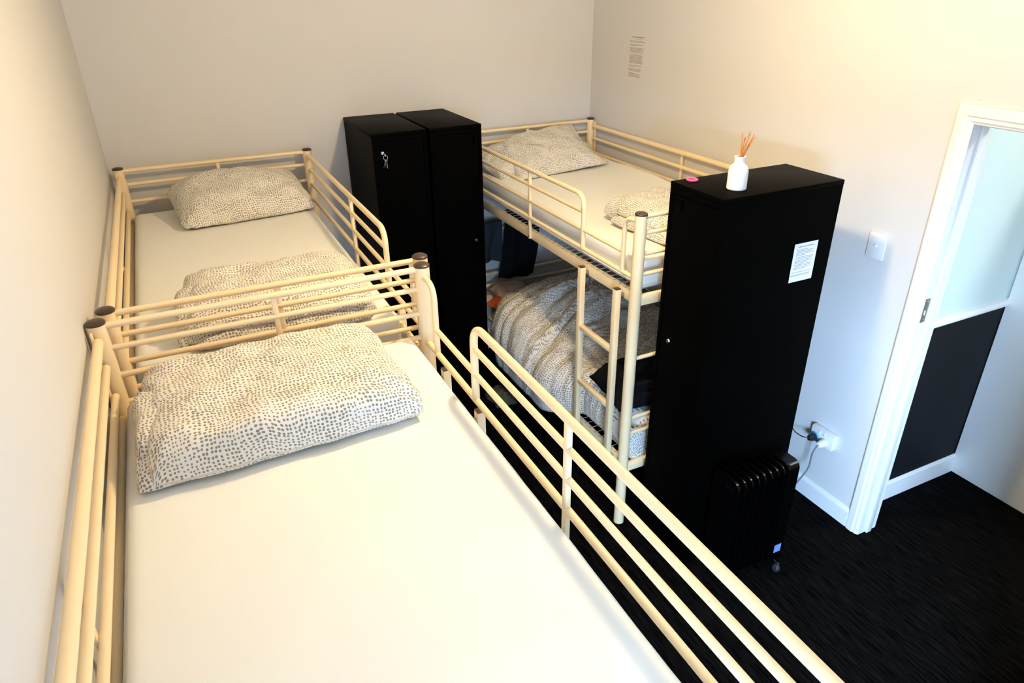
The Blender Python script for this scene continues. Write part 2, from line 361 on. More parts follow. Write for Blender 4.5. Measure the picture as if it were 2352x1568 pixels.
# ------------------------------------------------------------------ bunk beds
BW, BL, PH = 0.995, 2.017, 1.655
def bunk(cx, cy, ls, le, label):
    """ls: side (+1/-1 in x) of ladder and open guard; le: end (+1/-1 in y) of the ladder"""
    t = empty('bunk_bed', (cx, cy, 0)); tag(t, label, 'bunk bed', 'bunk beds of the room')
    hx, hy = BW/2, BL/2
    U = lambda u: le*(hy-u)                     # distance from the ladder end -> local y
    for sx in (-1, 1):
        for sy in (-1, 1):
            p = MB().tube([(sx*hx, sy*hy, 0), (sx*hx, sy*hy, PH-0.008)], 0.0265, 20).build('post', 'cream_metal', t)
            MB().lathe([(0, 0.0035), (0.012, 0.003), (0.022, 0.0005), (0.0275, -0.004), (0.0275, -0.010), (0, -0.010)], n=20).move((sx*hx, sy*hy, PH)).build('post_cap', 'cap_brown', p)
    for sy in (-1, 1):
        for z, r in ((1.636, 0.0105), (1.563, 0.0095), (1.470, 0.0095), (1.376, 0.0095), (0.96, 0.0095), (0.633, 0.0095), (0.545, 0.0095)):
            MB().tube([(-hx+0.02, sy*hy, z), (hx-0.02, sy*hy, z)], r, 12).build('end_rail', 'cream_metal', t)
        for z in (1.255, 0.345):
            box('end_beam', (-hx+0.02, sy*hy-0.0125, z-0.024), (hx-0.02, sy*hy+0.0125, z+0.024), 'cream_metal', t, 0.003)
        box('end_upright', (-0.009, sy*hy-0.006, 1.27), (0.009, sy*hy+0.006, 1.640), 'cream_metal', t, 0.003)
    for sx in (-1, 1):
        for z in (1.255, 0.345):
            sr_ = box('side_rail', (sx*(hx-0.022)-0.0125, -hy+0.015, z-0.026), (sx*(hx-0.022)+0.0125, hy-0.015, z+0.026), 'cream_metal', t, 0.003)
    for z in (1.2825, 0.3725):
        mb = MB()
        for k in range(41):
            y = -hy+0.05+k*(BL-0.10)/40
            mb.tube([(-hx+0.012, y, z), (hx-0.012, y, z)], 0.0017, 5)
        for k in range(9):
            x = -hx+0.09+k*(BW-0.18)/8
            mb.tube([(x, -hy+0.03, z-0.0032), (x, hy-0.03, z-0.0032)], 0.0017, 5)
        tag(mb.build('wire_base', 'wire_grey', t), kind='stuff')
    # guard on the ladder side
    gx = ls*hx
    g = MB().tube(arc([(gx, U(BL-0.02), 1.618), (gx, U(0.45), 1.618), (gx, U(0.45), 1.357)], 0.07, 8), 0.0122, 14).build('guard_rail', 'cream_metal', t)
    MB().tube([(gx, U(BL-0.02), 1.537), (gx, U(0.455), 1.537)], 0.0095, 12).build('guard_bar', 'cream_metal', g)
    MB().tube([(gx, U(BL-0.02), 1.450), (gx, U(0.115), 1.450)], 0.0095, 12).build('guard_bar', 'cream_metal', g)
    MB().tube([(gx, U(BL-0.02), 1.357), (gx, U(0.02), 1.357)], 0.0105, 12).build('guard_bar', 'cream_metal', g)
    box('guard_upright', (gx-0.008, U(1.012)-0.010, 1.236), (gx+0.008, U(1.012)+0.010, 1.612), 'cream_metal', g, 0.004)
    st_ = MB().tube(arc([(gx, U(0.0), 1.610), (gx, U(0.112), 1.610), (gx, U(0.112), 1.357)], 0.06, 8), 0.0105, 12).build('guard_stub', 'cream_metal', g)
    for z in (1.25,): MB().lathe([(0, 0.003), (0.005, 0.002), (0.006, 0)], n=10).build('bolt', 'cap_brown', g).matrix_local = Matrix.Translation((gx+ls*0.008, U(1.012), z)) @ Matrix.Rotation(ls*math.radians(90), 4, 'Y')
    # guard on the wall side
    wx = -ls*hx
    g = MB().tube([(wx, -hy+0.045, 1.606), (wx, hy-0.045, 1.606)], 0.0140, 14).build('guard_rail', 'cream_metal', t)
    for z in (1.523, 1.425, 1.345):
        MB().tube([(wx, -hy+0.045, z), (wx, hy-0.045, z)], 0.0112, 12).build('guard_bar', 'cream_metal', g)
    for y in (-hy+0.042, 0.0, hy-0.042):
        box('guard_upright', (wx-ls*0.0125-0.003, y-0.010, 1.236), (wx-ls*0.0125+0.003, y+0.010, 1.606 if y == 0.0 else 1.636), 'cream_metal', g, 0.002)
    # ladder hooked to the side rails
    lx = ls*(hx+0.029)
    ld = t
    for i, u in enumerate((0.10, 0.405)):
        lg = box('ladder_leg', (lx-0.014, U(u)-0.015, 0.335), (lx+0.014, U(u)+0.015, 1.281), 'cream_metal', t, 0.002)
        box('leg_cap', (lx-0.0135, U(u)-0.0145, 1.279), (lx+0.0135, U(u)+0.0145, 1.285), 'cap_brown', lg, 0.002)
        for z in (1.245, 0.345):
            x0, x1 = sorted((lx-ls*0.014, ls*(hx-0.0095)))
            box('hook', (x0, U(u)-0.006, z-0.012), (x1, U(u)+0.006, z+0.012), 'steel', lg, 0.001)
    for z in (0.965, 0.655):
        y0, y1 = sorted((U(0.115), U(0.39)))
        box('ladder_rung', (lx-0.013, y0, z-0.012), (lx+0.013, y1, z+0.012), 'cream_metal', t, 0.003)
    return t
FX, FY = 0.041+BW/2, 4.262-BL/2
NX, NY = 0.0175+BW/2, 2.160-BL/2
RX, RY = 2.018+BW/2, 2.290+BL/2
bunk(FX, FY, 1, -1, 'cream metal bunk bed standing in the corner next to the pair of lockers')
bunk(NX, NY, 1, 1, 'cream metal bunk bed whose upper mattress carries a single folded dotted duvet')
bunk(RX, RY, -1, -1, 'cream metal bunk bed with a rumpled duvet and black bag on its lower bunk')

# ------------------------------------------------------------------ soft things
def uvgrid(name, P, UV, faces, m, parent=None, loc=(0, 0, 0), rot=(0, 0, 0), sub=0):
    me = bpy.data.meshes.new(name); me.from_pydata([tuple(p) for p in P], [], faces)
    uvl = me.uv_layers.new(name='UVMap')
    for poly in me.polygons:
        for li in poly.loop_indices:
            uvl.data[li].uv = UV[me.loops[li].vertex_index]
    me.polygons.foreach_set('use_smooth', [True]*len(me.polygons))
    me.materials.append(MATS[m])
    bmx = bmesh.new(); bmx.from_mesh(me); bmesh.ops.recalc_face_normals(bmx, faces=bmx.faces); bmx.to_mesh(me); bmx.free()
    o = bpy.data.objects.new(name, me); o.location = loc; o.rotation_euler = rot
    return link(o, parent)
def fbm(p, s, seed, oct=3):
    v = 0; a = 1.0
    for i in range(oct):
        v += a*noise.noise(Vector((p[0]*s+seed*7.3, p[1]*s-seed*3.1, (p[2] if len(p) > 2 else 0)*s+seed*1.7))); s *= 2.1; a *= 0.5
    return v
def cushion(name, L, Wd, Tt, m, seed=1, pe=2.4, q=0.5, pinch=0.05, wr=0.006, nu=56, nv=40, bottom=0.25, parent=None, deform=None, loc=(0, 0, 0), rot=(0, 0, 0), corner=0.0, rim=0.0):
    """a stuffed form: closed top and bottom skins meeting at a seam; lies on z=0"""
    P = []; UV = []; idx = {}
    def coord(u, v):
        su = 1-pinch*(1-abs(v)**2)*abs(u)**4; sv = 1-pinch*(1-abs(u)**2)*abs(v)**4
        k = 1-corner*(abs(u)**6)*(abs(v)**6)
        return u*L/2*su*k, v*Wd/2*sv*k
    for side in (1, -1):
        for i in range(nu+1):
            for j in range(nv+1):
                # cosine spacing brings vertices to the rims
                u = math.sin((-1+2*i/nu)*math.pi/2); v = math.sin((-1+2*j/nv)*math.pi/2)
                edge = i in (0, nu) or j in (0, nv)
                if side == -1 and edge: idx[(side, i, j)] = idx[(1, i, j)]; continue
                x, y = coord(u, v)
                h = (max(0, 1-abs(u)**pe)**q)*(max(0, 1-abs(v)**pe)**q)
                zt = Tt*(1-bottom)*h if side == 1 else -Tt*bottom*h
                # wrinkles: creases running in from the corners and along the rim
                cdist = min(math.hypot(abs(u)-1, abs(v)-1), 1.2)
                crease = math.sin(math.atan2(abs(v)-1, abs(u)-1)*9+seed)*math.exp(-cdist*3.2)
                n1 = fbm((x, y, side), 6.0, seed); n2 = fbm((x*1.0, y*2.2, side), 11.0, seed+5)
                hh = min(1, h*1.6)
                z = zt+(wr*1.8*n1+wr*0.9*n2)*hh*(1 if side == 1 else 0.2)+wr*1.1*crease*hh
                x += wr*0.8*fbm((x, y, z), 9, seed+11)*1.2; y += wr*0.8*fbm((x, y, z), 9, seed+17)*1.2
                if rim and h < 0.5: z += rim*0.004*math.sin(x*130+seed)*(1-h*2)
                p = Vector((x, y, z+Tt*bottom))
                if deform: p = deform(p)
                idx[(side, i, j)] = len(P); P.append(p); UV.append((x+(0.9 if side == -1 else 0), y+z*0.6*(1 if v > 0 else -1)))
    # distances measured along the skin, so the print keeps its size on the steep sides
    A = {}; B = {}
    for side in (1, -1):
        for j in range(nv+1):
            A[(side, nu//2, j)] = 0.0
            for i in range(nu//2, nu): A[(side, i+1, j)] = A[(side, i, j)]+(P[idx[(side, i+1, j)]]-P[idx[(side, i, j)]]).length
            for i in range(nu//2, 0, -1): A[(side, i-1, j)] = A[(side, i, j)]-(P[idx[(side, i-1, j)]]-P[idx[(side, i, j)]]).length
        for i in range(nu+1):
            B[(side, i, nv//2)] = 0.0
            for j in range(nv//2, nv): B[(side, i, j+1)] = B[(side, i, j)]+(P[idx[(side, i, j+1)]]-P[idx[(side, i, j)]]).length
            for j in range(nv//2, 0, -1): B[(side, i, j-1)] = B[(side, i, j)]-(P[idx[(side, i, j-1)]]-P[idx[(side, i, j)]]).length
    for key, k in idx.items():
        if key[0] == 1 or not (key[1] in (0, nu) or key[2] in (0, nv)):
            UV[k] = (A[key]+seed*0.37+(2.0 if key[0] == -1 else 0), B[key]+seed*0.21)
    F = []
    for side in (1, -1):
        for i in range(nu):
            for j in range(nv):
                q4 = (idx[(side, i, j)], idx[(side, i+1, j)], idx[(side, i+1, j+1)], idx[(side, i, j+1)])
                F.append(q4 if side == 1 else q4[::-1])
    return uvgrid(name, P, UV, F, m, parent, loc, rot)

# mattresses: fitted sheet on top, mattress body with piping below
def mattress(x0, x1, y0, y1, z0, h, label, group, seed, sag=0.004, edge=None, cover='sheet_white'):
    t = empty('mattress', ((x0+x1)/2, (y0+y1)/2, z0)); tag(t, label, 'mattress', group)
    L, Wd = y1-y0, x1-x0
    nu, nv = 30, 60
    P = []; UV = []; F = []
    # rounded cross-section, swept as a closed shell: sides with rounded top edge
    r = 0.028
    def prof(s):                                # s in 0..1 across : returns x, z of outer skin from lower left to lower right
        a = h-r; tot = 2*a+math.pi*r+(Wd-2*r); d = s*tot
        if d < a: return -Wd/2, d
        d -= a
        if d < math.pi*r/2: th = d/r; return -Wd/2+r-r*math.cos(th), a+r*math.sin(th)
        d -= math.pi*r/2
        if d < Wd-2*r: return -Wd/2+r+d, h
        d -= Wd-2*r
        if d < math.pi*r/2: th = d/r; return Wd/2-r+r*math.sin(th), a+r*math.cos(th)
        d -= math.pi*r/2
        return Wd/2, a-d
    ns = 64
    ss = [k/ns for k in range(ns+1)]
    ny = 70
    def endf(y):                                # rounding at the two ends
        e = L/2-abs(y)
        return (r-math.sqrt(max(0, r*r-(r-e)**2))) if e < r else 0.0
    ys = [-L/2+0.0005]+[-L/2+r*(1-math.cos(k*math.pi/10)) for k in range(1, 5)]
    ys += [(-L/2+r)+(L-2*r)*k/ny for k in range(ny+1)]
    ys += [L/2-r*(1-math.cos(k*math.pi/10)) for k in range(4, 0, -1)]+[L/2-0.0005]
    for y in ys:
        ef = endf(y)
        for s in ss:
            x, z = prof(s)
            top = max(0, min(1, (z-0.5*h)/(0.5*h)))
            x *= 1-ef*0.6/(Wd/2); z -= ef*top
            wv = fbm((x, y, z), 2.3, seed, 2)*sag*top
            side = 1-top
            wv2 = fbm((0, y*3, z*6), 3.0, seed+3, 2)*0.004*side
            xx = x+wv2*(1 if x > 0 else -1)
            zz = z+wv+(edge(x, y) if edge else 0)*top
            P.append((xx, y, zz)); UV.append((x+z, y))
    m_ = ns+1
    for a in range(len(ys)-1):
        for b in range(ns): F.append((a*m_+b, a*m_+b+1, (a+1)*m_+b+1, (a+1)*m_+b))
    F.append(tuple(range(m_))); F.append(tuple(range((len(ys)-1)*m_, len(ys)*m_))[::-1])
    F.append(tuple([a*m_ for a in range(len(ys))][::-1]+[])+tuple(a*m_+ns for a in range(len(ys))))
    uvgrid('fitted_sheet', P, UV, F, cover, t)
    mb = MB(); z = 0.012
    c = 0.02
    loop = [(-Wd/2-0.002, -L/2+c), (-Wd/2-0.002, L/2-c), (-Wd/2+c, L/2+0.002), (Wd/2-c, L/2+0.002), (Wd/2+0.002, L/2-c), (Wd/2+0.002, -L/2+c), (Wd/2-c, -L/2-0.002), (-Wd/2+c, -L/2-0.002), (-Wd/2-0.002, -L/2+c)]
    mb.tube([(a, b, z) for a, b in loop], 0.004, 6, cap=False); mb.build('piping', 'mattress_white', t)
    return t
mattress(0.062, 0.962, 2.300, 4.225, 1.287, 0.125, 'white sheeted upper mattress holding a dotted pillow and folded duvet by the lockers', 'upper mattresses', 1)
mattress(0.040, 0.946, 0.195, 2.112, 1.287, 0.125, 'white sheeted upper mattress with only one folded dotted duvet on it', 'upper mattresses', 2)
def r_edge(x, y):                               # the sheet rides up a little along the wall side
    k = max(0, (x-0.22)/0.22); return 0.045*k*k*(0.8+0.5*noise.noise(Vector((y*2.3, 3.1, 0))))
mattress(2.080, 2.975, 2.335, 4.262, 1.287, 0.125, 'white sheeted upper mattress above the rumpled duvet, dotted pillow at its corner', 'upper mattresses', 3, sag=0.010, edge=r_edge)
mattress(0.062, 0.962, 2.300, 4.225, 0.377, 0.125, 'white lower mattress of the bunk in the corner by the lockers', 'lower mattresses', 4)
mattress(0.046, 0.932, 0.195, 2.112, 0.377, 0.125, 'white lower mattress under the mattress with a single folded duvet', 'lower mattresses', 5)
mattress(2.105, 2.975, 2.345, 4.262, 0.377, 0.125, 'white lower mattress covered by the rumpled dotted duvet', 'lower mattresses', 6)

# old filler smears on the left wall, painted over
wl = bpy.data.objects['wall_left']
for y, z, l, h, sd in ((4.255, 2.235, 0.05, 0.030, 71), (4.275, 2.12, 0.06, 0.16, 72), (4.26, 1.985, 0.035, 0.11, 73), (4.12, 2.445, 0.045, 0.022, 74), (4.16, 2.412, 0.035, 0.018, 75)):
    o = cushion('filler_smear', l, h, 0.0030, 'wall_paint', seed=sd, wr=0.0022, nu=14, nv=16, pe=2.0, bottom=0.1, parent=wl)
    o.matrix_local = Matrix.Translation((XL-0.0004, y, z)) @ Matrix(((0, 0, 1, 0), (1, 0, 0, 0), (0, 1, 0, 0), (0, 0, 0, 1)))
ZT = 1.412
# pillow against the far rail of the corner bunk
o = cushion('pillow', 0.71, 0.46, 0.19, 'dotted_cotton', seed=3, pe=2.3, q=0.55, wr=0.010, pinch=0.045, rim=1.0, corner=0.07,
            deform=lambda p: Vector((p.x, p.y, p.z+0.055*max(0, (p.y+0.16)/0.4)**1.5)))
o.location = (0.61, 3.985, ZT-0.002); o.rotation_euler = (math.radians(6), 0, math.radians(6))
tag(o, 'dotted pillow propped against the bunk rail next to the lockers', 'pillow', 'dotted pillows')
# pillow on the other bunk, propped in the corner
o = cushion('pillow', 0.68, 0.44, 0.14, 'dotted_cotton', seed=9, pe=2.5, wr=0.009, pinch=0.08, rim=1.0,
            deform=lambda p: Vector((p.x, p.y, p.z+0.17*max(0, (p.y+0.18)/0.42)**1.3*(0.75+0.5*p.x))))
o.location = (2.535, 4.055, ZT+0.004); o.rotation_euler = (math.radians(4), math.radians(-2), math.radians(5))
tag(o, 'dotted pillow propped in the wall corner above the rumpled duvet', 'pillow', 'dotted pillows')
o = cushion('pillow', 0.22, 0.34, 0.12, 'dotted_cotton', seed=12, pe=2.3, wr=0.009, pinch=0.08)
o.location = (2.205, 4.085, ZT+0.002); o.rotation_euler = (math.radians(12), 0, math.radians(12))
tag(o, 'small dotted pillow squashed behind another pillow above the rumpled duvet', 'pillow', 'dotted pillows')

# folded duvets: an outer wrap with inner layers showing at one end
def folded_duvet(loc, rz, L, Wd, Tt, seed, layer_end, label, mats='dotted_cotton', front=False):
    t = empty('folded_duvet', loc, rz); tag(t, label, 'duvet', 'folded dotted duvets')
    cushion('outer_fold', L, Wd, Tt, mats, seed=seed, pe=7.0, q=0.36, pinch=0.02, wr=0.0085, parent=t, corner=0.03, bottom=0.22, nu=64, nv=48)
    def lay(name, L2, W2, T2, off, s):
        cushion(name, L2, W2, T2, mats, seed=s, pe=4.0, q=0.45, pinch=0.03, wr=0.008, parent=t, loc=off, corner=0.05, nu=40, nv=32)
    e = layer_end
    lay('inner_fold', 0.16, Wd*0.80, Tt*0.50, (e*(L/2-0.050), -Wd*0.08, 0.001), seed+21)
    lay('inner_fold', 0.14, Wd*0.62, Tt*0.42, (e*(L/2-0.052), -Wd*0.03, Tt*0.42), seed+22)
    if front:
        lay('inner_fold', L*0.94, 0.16, Tt*0.40, (0.0, -Wd/2+0.055, 0.002), seed+31)
        lay('inner_fold', L*0.90, 0.15, Tt*0.38, (0.01, -Wd/2+0.060, Tt*0.36), seed+32)
    return t
folded_duvet((0.455, 1.845, ZT-0.002), math.radians(1.5), 0.715, 0.53, 0.135, 41, -1, 'folded dotted duvet lying alone on a white upper mattress')
folded_duvet((0.565, 2.560, ZT-0.002), math.radians(-1), 0.66, 0.46, 0.15, 52, -1, 'folded dotted duvet on the upper mattress that has a pillow beside the lockers', front=True)
folded_duvet((2.615, 2.70, ZT+0.006), math.radians(4), 0.68, 0.56, 0.125, 63, -1, 'folded dotted duvet beside the locker that carries the diffuser', front=True)

# rumpled duvet on the lower bunk
def rumpled():
    x_r, y0, y1 = 2.955, 2.318, 4.17
    nx, ny = 120, 150
    P = []; UV = []; F = []
    def smooth(a, b, t): t = max(0, min(1, (t-a)/(b-a))); return t*t*(3-2*t)
    for j in range(ny+1):
        tj = j/ny
        for i in range(nx+1):
            si = i/nx
            yy = y0+(y1-y0)*tj
            over = smooth(2.70, 3.05, yy)*(1-smooth(3.60, 3.98, yy))           # hangs over the side rail in the middle
            xe = 2.095-0.125*over+0.06*smooth(3.75, 4.1, yy)                   # outer edge of the drape
            ze = 0.385-0.10*over
            topz = 0.525+0.20*math.exp(-((yy-3.55)/0.50)**2)+0.05*math.exp(-((yy-2.7)/0.3)**2)
            drop = topz-ze; a = drop*0.92; run = x_r-xe
            d = si*(a+run)
            if d < a:
                k = d/a; x = xe+0.10*(k**3); z = ze+drop*(1-(1-k)**1.6)*0.80
            else:
                k = (d-a)/run; x = xe+0.10+(run-0.10)*k
                z = ze+drop*(0.80+0.20*math.sin(min(1, k*2.4)*math.pi/2))-0.10*smooth(0.55, 1, k)
            # far slope down to the pillow, near drop over the foot
            z -= 0.10*smooth(3.78, 4.17, yy)*(1 if d >= a else 0.5)
            y = yy
            if tj < 0.10:
                k = tj/0.10; y = y0+0.004+0.030*k**2.5; zf = 0.335
                z = min(z, zf+(z-zf)*(1-(1-k)**1.7))
            # folds: long ridges fanning over the mound, stronger on top
            wgt = min(1, si*6+0.25)*min(1, tj*6+0.15)*(1-smooth(0.93, 1, si)*0.6)
            ang = 0.55+0.5*(yy-3.2)
            q = (x*math.cos(ang)-yy*math.sin(ang)); rr = (x*math.sin(ang)+yy*math.cos(ang))
            n0 = fbm((x, yy, z), 2.0, 5, 2)
            ridge = 1-abs(noise.noise(Vector((q*5.5+n0*0.9, rr*1.3, 4.2))))*2
            ridge2 = 1-abs(noise.noise(Vector((q*15+n0*1.5, rr*3.5, 9.2))))*2
            disp = 0.048*ridge+0.017*ridge2+0.045*n0*smooth(0.1, 0.6, si)+0.010*fbm((x, yy, z), 14, 8, 2)
            nz = 0.35+0.65*min(1, max(0, (d-a*0.4)/max(1e-6, a*0.6)))
            p = Vector((x-(1-nz)*disp*wgt*0.9, y, z+nz*disp*wgt))
            P.append(p); UV.append((d, yy*1.0+(0.35*(0.1-tj) if tj < 0.1 else 0)))
    m_ = nx+1
    for j in range(ny):
        for i in range(nx): F.append((j*m_+i, j*m_+i+1, (j+1)*m_+i+1, (j+1)*m_+i))
    o = uvgrid('rumpled_duvet', P, UV, F, 'dotted_cotton')
    s = o.modifiers.new('thickness', 'SOLIDIFY'); s.thickness = 0.018; s.offset = -1
    return o
o = rumpled(); tag(o, 'rumpled dotted duvet heaped over the lower bunk behind the ladder', 'duvet')
o = cushion('pillow', 0.26, 0.20, 0.11, 'pink_cloth', seed=15, pe=2.5, wr=0.006)
o.location = (2.285, 4.115, 0.51); o.rotation_euler = (math.radians(14), 0, math.radians(-4)); tag(o, 'pale pink pillow at the head of the lower bunk with rumpled duvet', 'pillow')
o = cushion('pouch', 0.16, 0.13, 0.07, 'orange_cloth', seed=18, pe=2.4, wr=0.008)
o.location = (2.145, 4.03, 0.503); o.rotation_euler = (0.15, 0, 0.5); tag(o, 'small orange pouch beside the pink pillow on the lower bunk', 'pouch')

# black bag on the foot of the lower bunk
t = empty('bag', (2.27, 2.50, 0.60), math.radians(-8)); tag(t, 'soft black bag lying on the foot of the rumpled duvet', 'bag')
cushion('bag_body', 0.46, 0.36, 0.16, 'black_cloth', seed=22, pe=3.0, wr=0.014, parent=t)
MB().tube(arc([(-0.14, -0.05, 0.125), (-0.13, -0.15, 0.16), (0.12, -0.16, 0.16), (0.13, -0.04, 0.13)], 0.05), 0.009, 8).build('bag_strap', 'black_cloth', t)

# garments hung from the far rails of the upper bunk
def hanging(name, x0, x1, z0, z1, y, m, label, seed, flare=0.0, lean=0.0, xtop=None):
    nx, nz = 36, 44; P = []; UV = []; F = []
    for j in range(nz+1):
        k = j/nz; z = z1+(z0-z1)*k
        a, b = x0, x1
        if xtop: a = xtop[0]+(x0-xtop[0])*k; b = xtop[1]+(x1-xtop[1])*k
        for i in range(nx+1):
            s = i/nx; x = a+(b-a)*s
            fold = 0.018*math.sin(s*13+seed+1.2*math.sin(k*2+seed))*(0.3+0.7*k)+0.01*noise.noise(Vector((x*8, z*6, seed)))
            hem = 0.02*noise.noise(Vector((x*9, seed, 1)))*k
            P.append((x+0.01*math.sin(z*14+seed)*k, y+fold-lean*k, z+hem)); UV.append((x, z))
    m_ = nx+1
    for j in range(nz):
        for i in range(nx): F.append((j*m_+i, j*m_+i+1, (j+1)*m_+i+1, (j+1)*m_+i))
    o = uvgrid(name, P, UV, F, m); s = o.modifiers.new('thickness', 'SOLIDIFY'); s.thickness = 0.014; s.offset = 0
    return tag(o, label, 'clothing', 'clothes hung under the upper bunk')
hanging('hanging_trousers', 2.245, 2.525, 0.615, 1.245, 4.215, 'black_cloth', 'black trousers hanging at the head of the lower bunk', 3, xtop=(2.33, 2.60))
hanging('hanging_towel', 2.06, 2.285, 0.75, 1.035, 4.255, 'slate_cloth', 'dark slate towel hanging beside the black trousers', 5)
# a soft bag on the carpet under the bunk
o = cushion('cloth_bundle', 0.15, 0.20, 0.10, 'olive_cloth', seed=27, pe=2.2, wr=0.018)
o.location = (1.955, 3.62, 0.0); tag(o, 'small olive cloth bundle on the carpet under the rumpled duvet', 'bundle')

# ------------------------------------------------------------------ lockers
LW, LD, LH = 0.3096, 0.6092, 1.798
def locker(loc, rz, label, hx, mid=True, keys=False):
    """origin: front left bottom corner; front faces local -y"""
    t = empty('locker', loc, rz); tag(t, label, 'locker', 'black metal lockers')
    g = 0.0012
    mb = MB(); th = 0.018
    mb.box((0, 0.0, 0.0), (th, LD, LH-0.020)); mb.box((LW-th, 0.0, 0.0), (LW, LD, LH-0.020))
    mb.box((th, LD-0.01, 0), (LW-th, LD, LH-0.020)); mb.box((th, 0.0, 0.0), (LW-th, LD-0.01, 0.06))
    mb.box((th, 0.0, LH-0.042), (LW-th, 0.02, LH-0.020)); mb.build('body', 'black_metal', t, smooth=False)
    box('top_panel', (-0.0015, -0.0015, LH-0.020), (LW+0.0015, LD+0.0015, LH), 'black_metal', t, 0.003)
    da, db, za, zb = th+0.003, LW-th-0.003, 0.064, LH-0.046
    sa, sb, sc_, sd = hx-0.010, hx+0.010, LH-0.110, LH-0.062                 # slot of the finger pull, open through the skin
    mb = MB()
    mb.box((da, 0.003, za), (sa, 0.021, zb)); mb.box((sb, 0.003, za), (db, 0.021, zb))
    mb.box((sa, 0.003, za), (sb, 0.021, sc_)); mb.box((sa, 0.003, sd), (sb, 0.021, zb))
    dr = mb.build('door', 'black_metal', t, smooth=False)
    box('finger_pull', (sa, 0.0190, sc_), (sb, 0.0208, sd), 'black_metal', dr)
    lk = MB().lathe([(0, 0.006), (0.008, 0.006), (0.010, 0.004), (0.011, 0)], n=20).build('key_lock', 'chrome', dr)
    lz = 1.115 if not keys else LH-0.104
    lk.matrix_local = Matrix.Translation((hx, 0.003, lz)) @ Matrix.Rotation(math.radians(90), 4, 'X')
    hb = -1 if hx > LW/2 else 1
    for z in (0.3, 0.95, 1.55):
        MB().tube([((LW-th-0.001) if hb > 0 else th+0.001, 0.0035, z), ((LW-th-0.001) if hb > 0 else th+0.001, 0.0035, z+0.05)], 0.004, 8).build('hinge', 'black_metal', t)
    for sx in (0.03, LW-0.03): MB().tube([(sx, LD*0.995, 1.2), (sx, LD*0.995+0.006, 1.2)], 0.003, 6).build('rivet', 'black_metal', t)
    return t
L1X, L2X, LY = 1.2917, 1.6213, 3.7373
locker((L1X, LY, 0), 0, 'tall black metal locker with keys hanging from its door', 0.054, keys=True)
locker((L2X, LY, 0), 0, 'tall black metal locker standing between the keyed locker and a bunk bed', 0.256)
L3X, L3Y = 2.0884, 1.8952
locker((L3X, L3Y+LW, 0), math.radians(-90), 'tall black metal locker carrying a diffuser, with a paper notice on its side', 0.077)
# key in the first locker with a small bunch below
k = empty('key_bunch', (L1X+0.054, LY-0.004, LH-0.104)); tag(k, 'chrome key with a small key ring hanging from a locker door', 'keys')
MB().box((-0.0012, -0.030, -0.004), (0.0012, -0.002, 0.004), 0.0005).build('key_blade', 'chrome', k)
MB().lathe([(0.010, -0.0012), (0.010, 0.0012), (0.004, 0.0012), (0.004, -0.0012), (0.010, -0.0012)], n=18).build('key_bow', 'chrome', k).matrix_local = Matrix.Translation((0, -0.036, -0.002)) @ Matrix.Rotation(math.radians(90), 4, 'Y')
MB().torus((0, 0, 0), 0.012, 0.0011, 20, 6).build('key_ring', 'chrome', k).matrix_local = Matrix.Translation((0.002, -0.040, -0.016)) @ Matrix.Rotation(math.radians(75), 4, 'X')
for i, a in enumerate((-6, 14)):
    MB().box((-0.0045, -0.001, -0.048), (0.0045, 0.001, 0), 0.0008).lathe([(0, 0.001), (0.009, 0.001), (0.009, -0.001), (0, -0.001)]).build('spare_key', 'chrome', k).matrix_local = Matrix.Translation((0.004, -0.041+i*0.003, -0.030)) @ Matrix.Rotation(math.radians(a), 4, 'Y') @ Matrix.Rotation(math.radians(15), 4, 'X')

# ------------------------------------------------------------------ things on the third locker
t = empty('reed_diffuser', (2.230, 1.992, LH)); tag(t, 'white ceramic bottle reed diffuser standing on a black locker', 'diffuser')
MB().lathe([(0, 0), (0.034, 0), (0.0370, 0.003), (0.0370, 0.066), (0.035, 0.078), (0.030, 0.089), (0.0215, 0.095), (0.0195, 0.099), (0.0195, 0.114), (0.021, 0.117), (0.021, 0.123), (0.018, 0.124), (0.014, 0.123), (0.014, 0.09), (0, 0.088)], n=40).build('bottle', 'bottle_white', t)
for i in range(9):
    a = i/9*2*math.pi; sx = 0.026+0.030*math.cos(a)*0.9; sy = 0.02*math.sin(a)
    MB().tube([(-0.004+0.008*math.cos(a+2), 0.007*math.sin(a+2), 0.089), (sx, sy, 0.198+0.012*math.sin(i*2.3))], 0.0017, 7).build('reed', 'reed_wood', t)
o = MB().torus((0, 0, 0.005), 0.019, 0.005, 30, 10).build('hair_tie', 'pink_elastic', None, loc=(2.160, 2.166, LH)); tag(o, 'pink elastic hair tie lying on a black locker', 'hair tie')

# paper notices
def notice(name, loc, rot, wd, ht, pm, im, label, lines, indent, seed):
    t = empty(name, loc); t.rotation_euler = rot; tag(t, label, 'notice')
    box('sheet', (-wd/2, -0.0006, -ht/2), (wd/2, 0, ht/2), pm, t)
    rnd = random.Random(seed); bmx = MB()
    for (v, hgt, x0, x1, bullet) in lines:
        z = ht/2-v*ht; x = -wd/2+x0*wd; xe = -wd/2+x1*wd
        if bullet: bmx.box((x-0.035*wd, -0.0009, z-hgt*ht*0.6), (x-0.012*wd, -0.0006, z+hgt*ht*0.6))
        while x < xe:
            l = min(rnd.uniform(0.03, 0.11)*wd, xe-x)
            bmx.box((x, -0.0009, z-hgt*ht/2), (x+l, -0.0006, z+hgt*ht/2)); x += l+0.018*wd
    bmx.build('printed_text', im, t, smooth=False)
    return t
ln = [(0.065, 0.022, 0.22, 0.92, False), (0.105, 0.007, 0.40, 0.80, False)]
